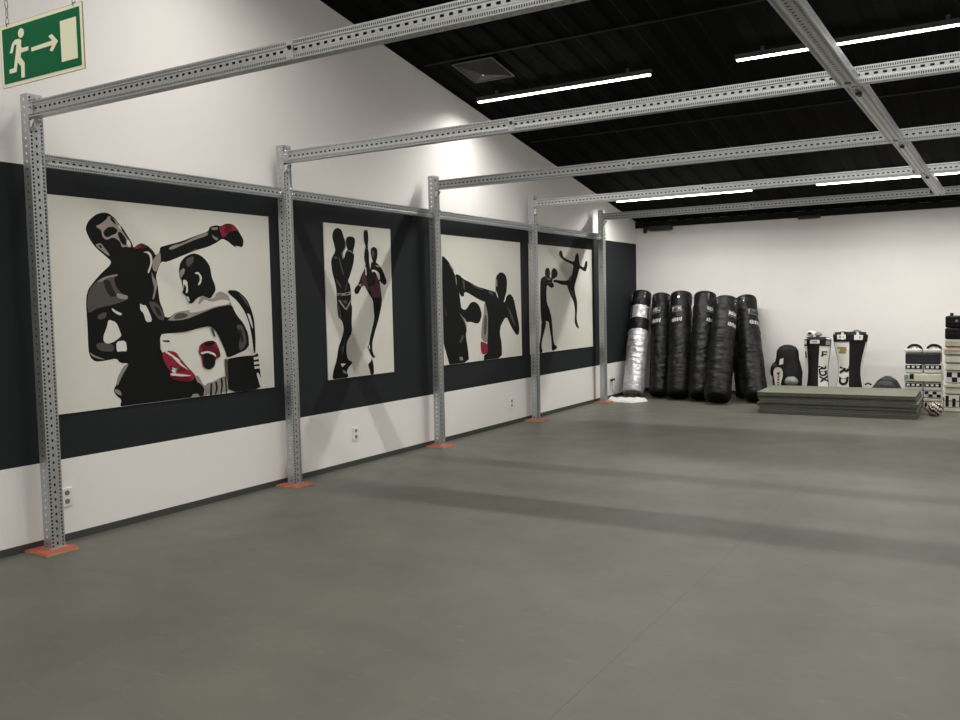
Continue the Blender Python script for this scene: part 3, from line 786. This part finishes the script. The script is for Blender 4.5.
# ------------------------------------------------------------------ kick shields behind the mats
def shield(name, loc, rz, h, wf, depth, cols, label, lean=.10):
    """wf(q): half width at height q; cols: list of (t_end, material) across -1..1"""
    r = empty(name, loc, (-lean, 0, rz)); tag(r, label, 'kick shield', 'kick shields standing behind the mats')
    ts = sorted({-1 + 2 * k / 24 for k in range(25)} | {c[0] for c in cols})
    nz = 26
    def pt(q, t, back=False, off=0.):
        w = wf(q); sg = 1 if t > 0 else -1
        y = (.05 if back else -depth * (1 - abs(t) ** 2.2)) - (0 if back else off)
        edge = .02 * (1 - min(1, min(q, 1 - q) / .04)) ** 2
        return (t * (w - edge), y + (edge * .6 if not back else -edge * .6), q * h)
    def mf(i, j):
        t = (ts[j] + ts[j + 1]) / 2
        for te, m in cols:
            if t <= te: return m
        return cols[-1][1]
    b = MB(); qs = [0, .012, .03] + [k / nz for k in range(1, nz)] + [.975, .99, 1]; qs = sorted(set(qs))
    F_ = [[pt(q, t) for t in ts] for q in qs]; B_ = [[pt(q, t, True) for t in ts] for q in qs]
    b.grid(F_, mf); b.grid([x[::-1] for x in B_], 'padblack')
    b.grid([[f[0], bk[0]][::-1] for f, bk in zip(F_, B_)], 'padblack'); b.grid([[f[-1], bk[-1]] for f, bk in zip(F_, B_)], 'padblack')
    b.grid([B_[0], F_[0]], 'padblack'); b.grid([F_[-1], B_[-1]], 'padblack')
    b.build('shield_body', r, smooth=False)
    # collar
    b = MB(); q0 = .865; cq = [q0, q0 + .04, .96, 1.005]
    fr = [[pt(q, t, off=.008) for t in ts] for q in cq]; b.grid(fr, 'padblack')
    b.grid([fr[-1], [(p[0], .05, p[2]) for p in fr[-1]]], 'padblack'); b.grid([[(p[0], p[1] + .01, p[2]) for p in fr[0]], fr[0]], 'padblack')
    b.build('collar', r)
    def surf(name, t0, t1, q0, q1, m, off=.006, nseg=4):
        b = MB(); rows = [[pt(q0 + (q1 - q0) * a / nseg, t0 + (t1 - t0) * c / nseg, off=off) for c in range(nseg + 1)] for a in range(nseg + 1)]
        b.grid(rows, m); return b.build(name, r)
    def letters(body, size, tc, qc, rot, m, off=.007):
        v, f = text_pts(body, size, .05); b = MB(); c, s = math.cos(rot), math.sin(rot)
        for fc in f:
            pts = []
            for k in fc:
                x, y = v[k][0], v[k][1]; X_ = x * c - y * s; Z_ = x * s + y * c
                q = qc + Z_ / h; t = tc + X_ / wf(q); p = pt(q, t, off=off); pts.append(p)
            b.poly(pts, m)
        return b.build('lettering', r)
    return r, surf, letters
def hg(top, mid, bot, qm=.42):
    def w(q):
        if q > qm: u = (q - qm) / (1 - qm); return mid + (top - mid) * (3 * u * u - 2 * u ** 3)
        u = (qm - q) / qm; return mid + (bot - mid) * (u * u * (3 - 2 * u))
    return w
# right one: white panel with gold emblem and vertical letters, black panel, white edge
r, surf, letters = shield('kick_shield', (3.63, 14.02, .005), .06, 1.06, hg(.245, .160, .22, .47), .10, [(-.97, 'padblack'), (-.02, 'padwhite'), (.93, 'padblack'), (1, 'padwhite')],
    'black and white hourglass kick shield with gold emblem and black letters, rightmost')
surf('label_patch', -.74, -.22, .90, .965, 'padwhite', .012); surf('label_patch', .26, .74, .89, .96, 'padwhite', .012)
surf('label_mark', -.62, -.34, .92, .945, 'patchg', .014); surf('label_mark', .40, .62, .912, .94, 'patchg', .014)
for k, (a, c, q0, q1) in enumerate([(-.82, -.22, .765, .79), (-.66, -.20, .735, .760), (-.78, -.26, .705, .730)]): surf('emblem', a, c, q0, q1, 'gold', .007)
letters('R', .18, -.46, .475, -PI / 2, 'padblack'); letters('D', .18, -.50, .315, -PI / 2, 'padblack'); letters('X', .18, -.50, .16, -PI / 2, 'padblack')
for x in (-.1, .09):
    b = MB(); b.tube([(x + .06 * math.cos(t * PI / 8), -.01, 1.045 + .045 * math.sin(t * PI / 8)) for t in range(9)], .014, 'padwhite' if x < 0 else 'greygreen', 8); b.build('carry_handle', r)
b = MB(); b.box((-.10, -.095, 1.0), (.035, .012, .11), 'padwhite'); b.build('strap', r)
b = MB(); b.box((.11, -.095, 1.0), (.035, .012, .11), 'padwhite'); b.build('strap', r)
# middle one: black centre, white flanks
r, surf, letters = shield('kick_shield', (3.155, 14.02, .005), -.03, .985, hg(.195, .155, .20, .45), .13, [(-.72, 'padwhite'), (.30, 'padblack'), (1, 'padwhite')],
    'kick shield with black centre and white flanks, standing in the middle of three')
surf('label_patch', -.42, .30, .90, .955, 'padwhite', .012); surf('label_mark', -.25, .12, .915, .94, 'patchg', .014)
surf('label_patch', -.98, -.74, .89, .95, 'padwhite', .012); surf('label_patch', .72, .98, .88, .95, 'patchg', .012)
surf('logo', .50, .86, .765, .785, 'padblack', .007); surf('logo', .50, .62, .70, .765, 'padblack', .007); surf('logo', .62, .86, .725, .742, 'padblack', .007)
letters('RDX', .12, .66, .44, -PI / 2 + .12, 'padblack'); surf('logo', -.97, -.80, .68, .78, 'padblack', .007)
b = MB(); b.box((-.02, -.115, .965), (.035, .012, .09), 'padwhite'); b.build('strap', r)
# small gloves lying on top of the middle shield
e = empty('grappling_glove', (3.12, 14.06, 1.0)); tag(e, 'small black and white glove lying on top of the middle kick shield', 'glove')
b = MB(); n = 16
def blob(b, c, rx, ry, rz, m, seed, amp=.15, n=18, mm=10):
    rows = []
    for j in range(mm + 1):
        ph = -PI / 2 + PI * j / mm; row = []
        for k in range(n):
            t = 2 * PI * k / n; d = Vector((math.cos(ph) * math.cos(t), math.cos(ph) * math.sin(t), math.sin(ph)))
            q = 1 + amp * noi(d.x * 1.8 + seed, d.y * 1.8, d.z * 1.8)
            row.append((c[0] + d.x * rx * q, c[1] + d.y * ry * q, c[2] + d.z * rz * q))
        rows.append(row)
    b.grid(rows, m, closed=True)
blob(b, (-.04, 0, .045), .075, .05, .045, 'padwhite', 2); b.build('fist', e, smooth=True)
b = MB(); blob(b, (.055, .0, .035), .06, .045, .035, 'greygreen', 5); b.build('cuff', e, smooth=True)
b = MB(); b.box((-.055, -.045, .055), (.05, .02, .03), 'padblack', bev=.006); b.build('logo', e)

# left: belly protector with teardrop emblem
e = empty('body_protector', (2.72, 14.06, 0), (-.06, 0, .0)); tag(e, 'rounded black body protector with a white teardrop emblem, leftmost behind the mats', 'body protector', None)
b = MB(); prof = [(.0, .10), (.02, .15), (.10, .19), (.25, .215), (.45, .225), (.55, .20), (.66, .17), (.78, .16), (.84, .12), (.87, .06), (.875, .005)]
rows = [[(math.cos(2 * PI * k / 28) * rr * 1.02, math.sin(2 * PI * k / 28) * rr * .62, z) for k in range(28)] for z, rr in [(0, .001)] + prof]
b.grid(rows, 'padblack', closed=True); b.build('padded_body', e, smooth=True)
b = MB(); blob(b, (-.17, -.04, .47), .075, .075, .13, 'padblack', 4); b.build('side_pad', e, smooth=True)
def lump(name, pts, off, m, e=e):
    b = MB(); q = [Vector((x, z, 0)) for x, z in pts]
    def f(x, z):
        rr = .215; return -math.sqrt(max(.0, 1 - (x / (rr * 1.08)) ** 2)) * rr * .64 - off
    for t3 in tessellate_polygon([q]): b.poly([(q[k].x, f(q[k].x, q[k].y), q[k].y) for k in t3], m)
    return b.build(name, e)
tear = [(-.085 + (.058 if z > .3 else .040) * s * math.sin(min(1, (z - .2) / .3) * PI * .5 if z < .5 else PI / 2 * (1 - (z - .5) / .06)), z) for s in (-1,) for z in (.2, .24, .3, .36, .42, .47, .5, .53, .555, .56)]
tear = [(-.13, .20), (-.135, .30), (-.15, .40), (-.152, .46), (-.14, .50), (-.115, .525), (-.09, .525), (-.065, .50), (-.052, .45), (-.055, .38), (-.07, .28), (-.072, .20)]
tear = [(-.105 + (x + .10) * 1.55, z) for x, z in tear]
lump('emblem', tear, .03, 'padcream'); lump('label_patch', [(-.09, .56), (-.03, .575), (-.025, .665), (-.08, .65)], .03, 'padwhite')
lump('emblem_mark', [(-.125, .43), (-.11, .45), (-.10, .44), (-.085, .46), (-.08, .44), (-.095, .41), (-.09, .395), (-.11, .405)], .033, 'padblack')
for k in range(4): lump('emblem_mark', [(-.118, .24 + k * .04), (-.085, .245 + k * .04), (-.085, .262 + k * .04), (-.118, .257 + k * .04)], .033, 'padblack')
e = empty('boxing_glove', (2.86, 13.80, .0)); tag(e, 'grey green glove with black cuff on the floor behind the mats, by the body protector', 'glove')
b = MB(); blob(b, (-.02, 0, .33), .10, .09, .075, 'greygreen', 8); b.build('fist', e, smooth=True)
b = MB(); b.cyl((.0, .02, .0), (-.01, .01, .30), .07, 'padblack', 20); b.build('cuff', e, smooth=True)

# dark bag slumped behind the mats
e = empty('sports_bag', (4.13, 13.98, 0)); tag(e, 'slumped dark grey nylon sports bag behind the green mats', 'bag')
b = MB(); rows = []
for j in range(25):
    u = j / 24; row = []
    for k in range(36):
        t = 2 * PI * k / 36; x = (u - .5) * .50
        env = max(.0, 1 - abs(2 * u - 1) ** 3) ** .5
        hh = (.30 + .125 * math.exp(-(abs(u - .56) / .33) ** 3)) * (env * .25 + .75); w = .17 * env + .004
        z = hh * .5 + hh * .5 * math.sin(t) * (env if j not in (0, 24) else .02)
        q = 1 + .10 * noi(x * 7, math.cos(t) * 1.5, z * 7) + .05 * noi(x * 22, math.cos(t) * 4, z * 22)
        row.append((x, w * math.cos(t) * q, max(.004, z * (1 + .07 * noi(x * 9, math.cos(t) * 2, 4)))))
    rows.append(row)
b.grid(rows, 'cloth', closed=True); b.build('bag_body', e, smooth=True)
b = MB(); b.tube([(-.27, -.05, .30), (-.23, -.08, .325), (-.19, -.05, .30)], .012, 'padblack', 8); b.build('handle', e)
b = MB(); b.tube([(-.10, -.16, .36), (-.02, -.185, .39), (.08, -.185, .385), (.16, -.16, .34)], .008, 'leather2', 8); b.build('strap', e)

# ------------------------------------------------------------------ stacks of pads at the right
def pad(x0, x1, y, z0, z1, kind, label, dep=.36, rz=0., cat='kick pad', group='stacked striking pads'):
    w = x1 - x0; h = z1 - z0 - .004; r = empty('striking_pad', ((x0 + x1) / 2, y + dep / 2, z0), (0, 0, rz)); tag(r, label, cat, group)
    body = {'black': 'padblack', 'navy': 'padnavy'}.get(kind, 'padcream' if kind in ('cream', 'pink', 'blue') else 'padwhite')
    b = MB(); b.box((0, 0, h / 2), (w - .006, dep, h), body, bev=min(.022, h * .3)); b.build('pad_body', r, smooth=False)
    fy = -dep / 2 - .001
    def q(nm, xa, xb, za, zb, m):
        b = MB(); b.box(((xa + xb) / 2, fy, (za + zb) / 2), (xb - xa, .006, zb - za), m, bev=.001); b.build(nm, r)
    if kind == 'checker':
        n = 4; s = (w - .03) / n
        for j in range(2):
            for k in range(n):
                if (j + k) % 2: q('black_square', -w / 2 + .015 + k * s, -w / 2 + .015 + (k + 1) * s, h * (.10 + .4 * j), h * (.10 + .4 * (j + 1)), 'padblack')
        q('seam', -w / 2 + .01, w / 2 - .01, h * .92, h * .95, 'padblack')
    if kind == 'bars':
        for k in range(3):
            xa = -w / 2 + .02 + k * (w - .04) / 3; q('black_bar', xa, xa + (w - .04) / 6.2, h * .08, h * (.92 - .2 * (k == 1)), 'padblack')
        q('seam', -w / 2 + .01, w / 2 - .01, h * .5, h * .56, 'padblack')
    if kind == 'dots':
        q('black_edge', -w / 2 + .012, w / 2 - .012, h * .45, h * .93, 'padblack')
        for k in range(3):
            xa = -w / 2 + .035 + k * (w - .05) / 3
            b = MB(); b.box((xa + .015, fy - .004, h * .69), (.034, .006, h * .26), 'padwhite', bev=.002); b.build('white_mark', r)
    if kind in ('cream', 'pink', 'blue'): q('seam', -w / 2 + .02, w / 2 - .02, h * .06, h * .12, 'padblack')
    if kind == 'pink': q('strap', -w / 2 + .02, w / 2 - .02, h * .45, h * .75, 'padpink')
    if kind == 'blue': q('blue_print', -w / 2 + .01, -w / 2 + .06, h * .3, h * .85, 'blue'); q('black_square', -w / 2 + .075, -w / 2 + .13, h * .35, h * .95, 'padblack')
    if kind in ('black', 'navy'): q('seam', -w / 2 + .02, w / 2 - .02, h * .46, h * .5, 'leather2')
    return r
xa, xm, xb, ya = 4.40, 4.638, 4.875, 13.72
def two(z0, z1, kinds, labs):
    pad(xa, xm - .003, ya, z0, z1, kinds[0], labs[0]); pad(xm + .003, xb, ya, z0, z1, kinds[1], labs[1])
two(0, .10, ('cream', 'bars'), ('cream striking pad at the bottom left of the lower stack, behind the mats', 'pad with black bars at the bottom right of the lower stack, behind the striped glove'))
two(.10, .155, ('cream', 'cream'), ('thin cream pad second from the floor, left half of the lower stack', 'thin cream pad on the bar-marked bottom pad of the lower stack'))
two(.155, .26, ('checker', 'checker'), ('checkered pad hidden low in the left half of the lower stack', 'black and white checkered pad low in the right half of the lower stack'))
two(.26, .37, ('dots', 'dots'), ('black-edged pad just above mat height, left half of the lower stack', 'black-edged pad above the checkered pad, right half of the lower stack'))
pad(xa - .01, xb + .005, ya, .37, .50, 'blue', 'wide cream pad with blue print and black square halfway up the lower stack')
two(.50, .63, ('dots', 'dots'), ('black and white edged pad under the dark slab, left of the pair', 'black and white edged pad under the dark slab, right of the pair'))
pad(xa + .005, xb - .02, ya, .63, .785, 'navy', 'wide plain dark pad near the top of the lower stack, under the two mitts')
def mitt(x, lab):
    r = empty('focus_mitt', (x, ya + .15, .785)); tag(r, lab, 'focus mitt', 'mitts on the lower stack')
    b = MB(); b.box((0, 0, .028), (.225, .28, .055), 'padwhite', bev=.02); b.build('striking_face', r)
    b = MB(); b.box((0, -.141, .012), (.19, .006, .012), 'padpink'); b.build('seam', r)
    b = MB(); b.tube([(.015 + .085 * math.cos(PI * k / 12), -.06, .04 + .070 * math.sin(PI * k / 12)) for k in range(13)], .018, 'padblack', 8); b.build('arch', r, smooth=True)
    b = MB(); b.tube([(.015 + .095 * math.cos(PI * k / 12), -.02, .04 + .080 * math.sin(PI * k / 12)) for k in range(13)], .012, 'padwhite', 8); b.build('outer_arch', r, smooth=True)
    b = MB(); blob(b, (.01, -.03, .06), .05, .05, .035, 'padwhite', 3); b.build('palm_cushion', r, smooth=True)
mitt(4.505, 'black and white focus mitt on top of the lower pad stack, left one'); mitt(4.75, 'black and white focus mitt on the lower pad stack, right one beside the tall stack')
yb = 13.44
for z0, z1, k, lab, dx in [(0, .06, 'cream', 'cream pad on the floor at the bottom of the tall stack', 0), (.06, .24, 'bars', 'thick pad with black vertical bars low in the tall stack', 0), (.24, .33, 'cream', 'plain cream pad above the barred pad in the tall stack', .01),
    (.33, .395, 'cream', 'thin cream pad below the checkered pad in the tall stack', 0), (.395, .56, 'checker', 'thick black and white checkered pad in the middle of the tall stack', .015), (.56, .665, 'cream', 'cream pad directly on the checkered pad of the tall stack', .01),
    (.665, .775, 'cream', 'cream pad below the pad with the pinkish strap in the tall stack', 0), (.775, .885, 'pink', 'worn cream pad with a pinkish strap in the tall stack', -.015), (.885, .995, 'cream', 'cream pad directly below the two black pads of the tall stack', 0),
    (.995, 1.145, 'black', 'black pad, lower of the two on the tall stack', 0), (1.15, 1.31, 'black', 'black pad topmost on the tall stack, with a round knob', .01)]:
    r = pad(4.915 + dx, 5.20 + dx, yb, z0, z1, k, lab, dep=.34, rz=-.05 if z0 == 1.15 else 0)
b = MB(); b.cyl((-.07, -.08, .155), (-.07, -.08, .195), .022, 'padblack', 14); b.build('knob', r)
b = MB(); b.cyl((.0, -.172, .09), (.0, -.178, .09), .018, 'patchg', 14); b.build('badge', r)

# striped glove in front of the stacks
e = empty('striped_glove', (4.845, 12.96, 0)); tag(e, 'round glove with brown, black and cream stripes on the floor beside the mats', 'glove')
b = MB(); rows = []
for j in range(15):
    ph = -PI / 2 + PI * j / 14
    rows.append([(.092 * math.cos(ph) * math.cos(2 * PI * k / 24), .10 * math.cos(ph) * math.sin(2 * PI * k / 24), .094 + .093 * math.sin(ph)) for k in range(24)])
st = ['padblack', 'padcream', 'padblack', 'padpink', 'padcream', 'padblack']
b.grid(rows, lambda i, j: st[int((i * 1.0 + j * .75)) % 6], closed=True); b.build('fist', e, smooth=True)
b = MB(); b.cyl((-.05, .10, .05), (-.09, .19, .07), .05, 'padpink', 16); b.build('cuff', e, smooth=True)

# ------------------------------------------------------------------ camera, world, colour
cam = bpy.data.cameras.new('camera'); co = bpy.data.objects.new('camera', cam); COL.objects.link(co)
F_PX, YAW, PIT, ROL = 876.17, -.54519, -.063178, -.021926
f = Vector((math.sin(YAW) * math.cos(PIT), math.cos(YAW) * math.cos(PIT), math.sin(PIT)))
r_ = Vector((math.cos(YAW), -math.sin(YAW), 0)); u_ = r_.cross(f)
r2 = r_ * math.cos(ROL) + u_ * math.sin(ROL); u2 = -r_ * math.sin(ROL) + u_ * math.cos(ROL)
mw = Matrix((r2, u2, -f)).transposed().to_4x4(); mw.translation = Vector((5.680, 0, 1.6)); co.matrix_world = mw
cam.sensor_width = 36; cam.lens = F_PX * 36 / 960; cam.clip_start = .05
SC.camera = co
w = bpy.data.worlds.new('world'); SC.world = w; w.use_nodes = True
w.node_tree.nodes['Background'].inputs[0].default_value = (.02, .02, .02, 1); w.node_tree.nodes['Background'].inputs[1].default_value = 1
SC.view_settings.view_transform = 'Standard'; SC.view_settings.look = 'None'; SC.view_settings.gamma = 1
SC.view_settings.use_curve_mapping = False; SC.view_settings.exposure = 2.24
SC.cycles.use_denoising = True; SC.cycles.max_bounces = 10; SC.cycles.diffuse_bounces = 6
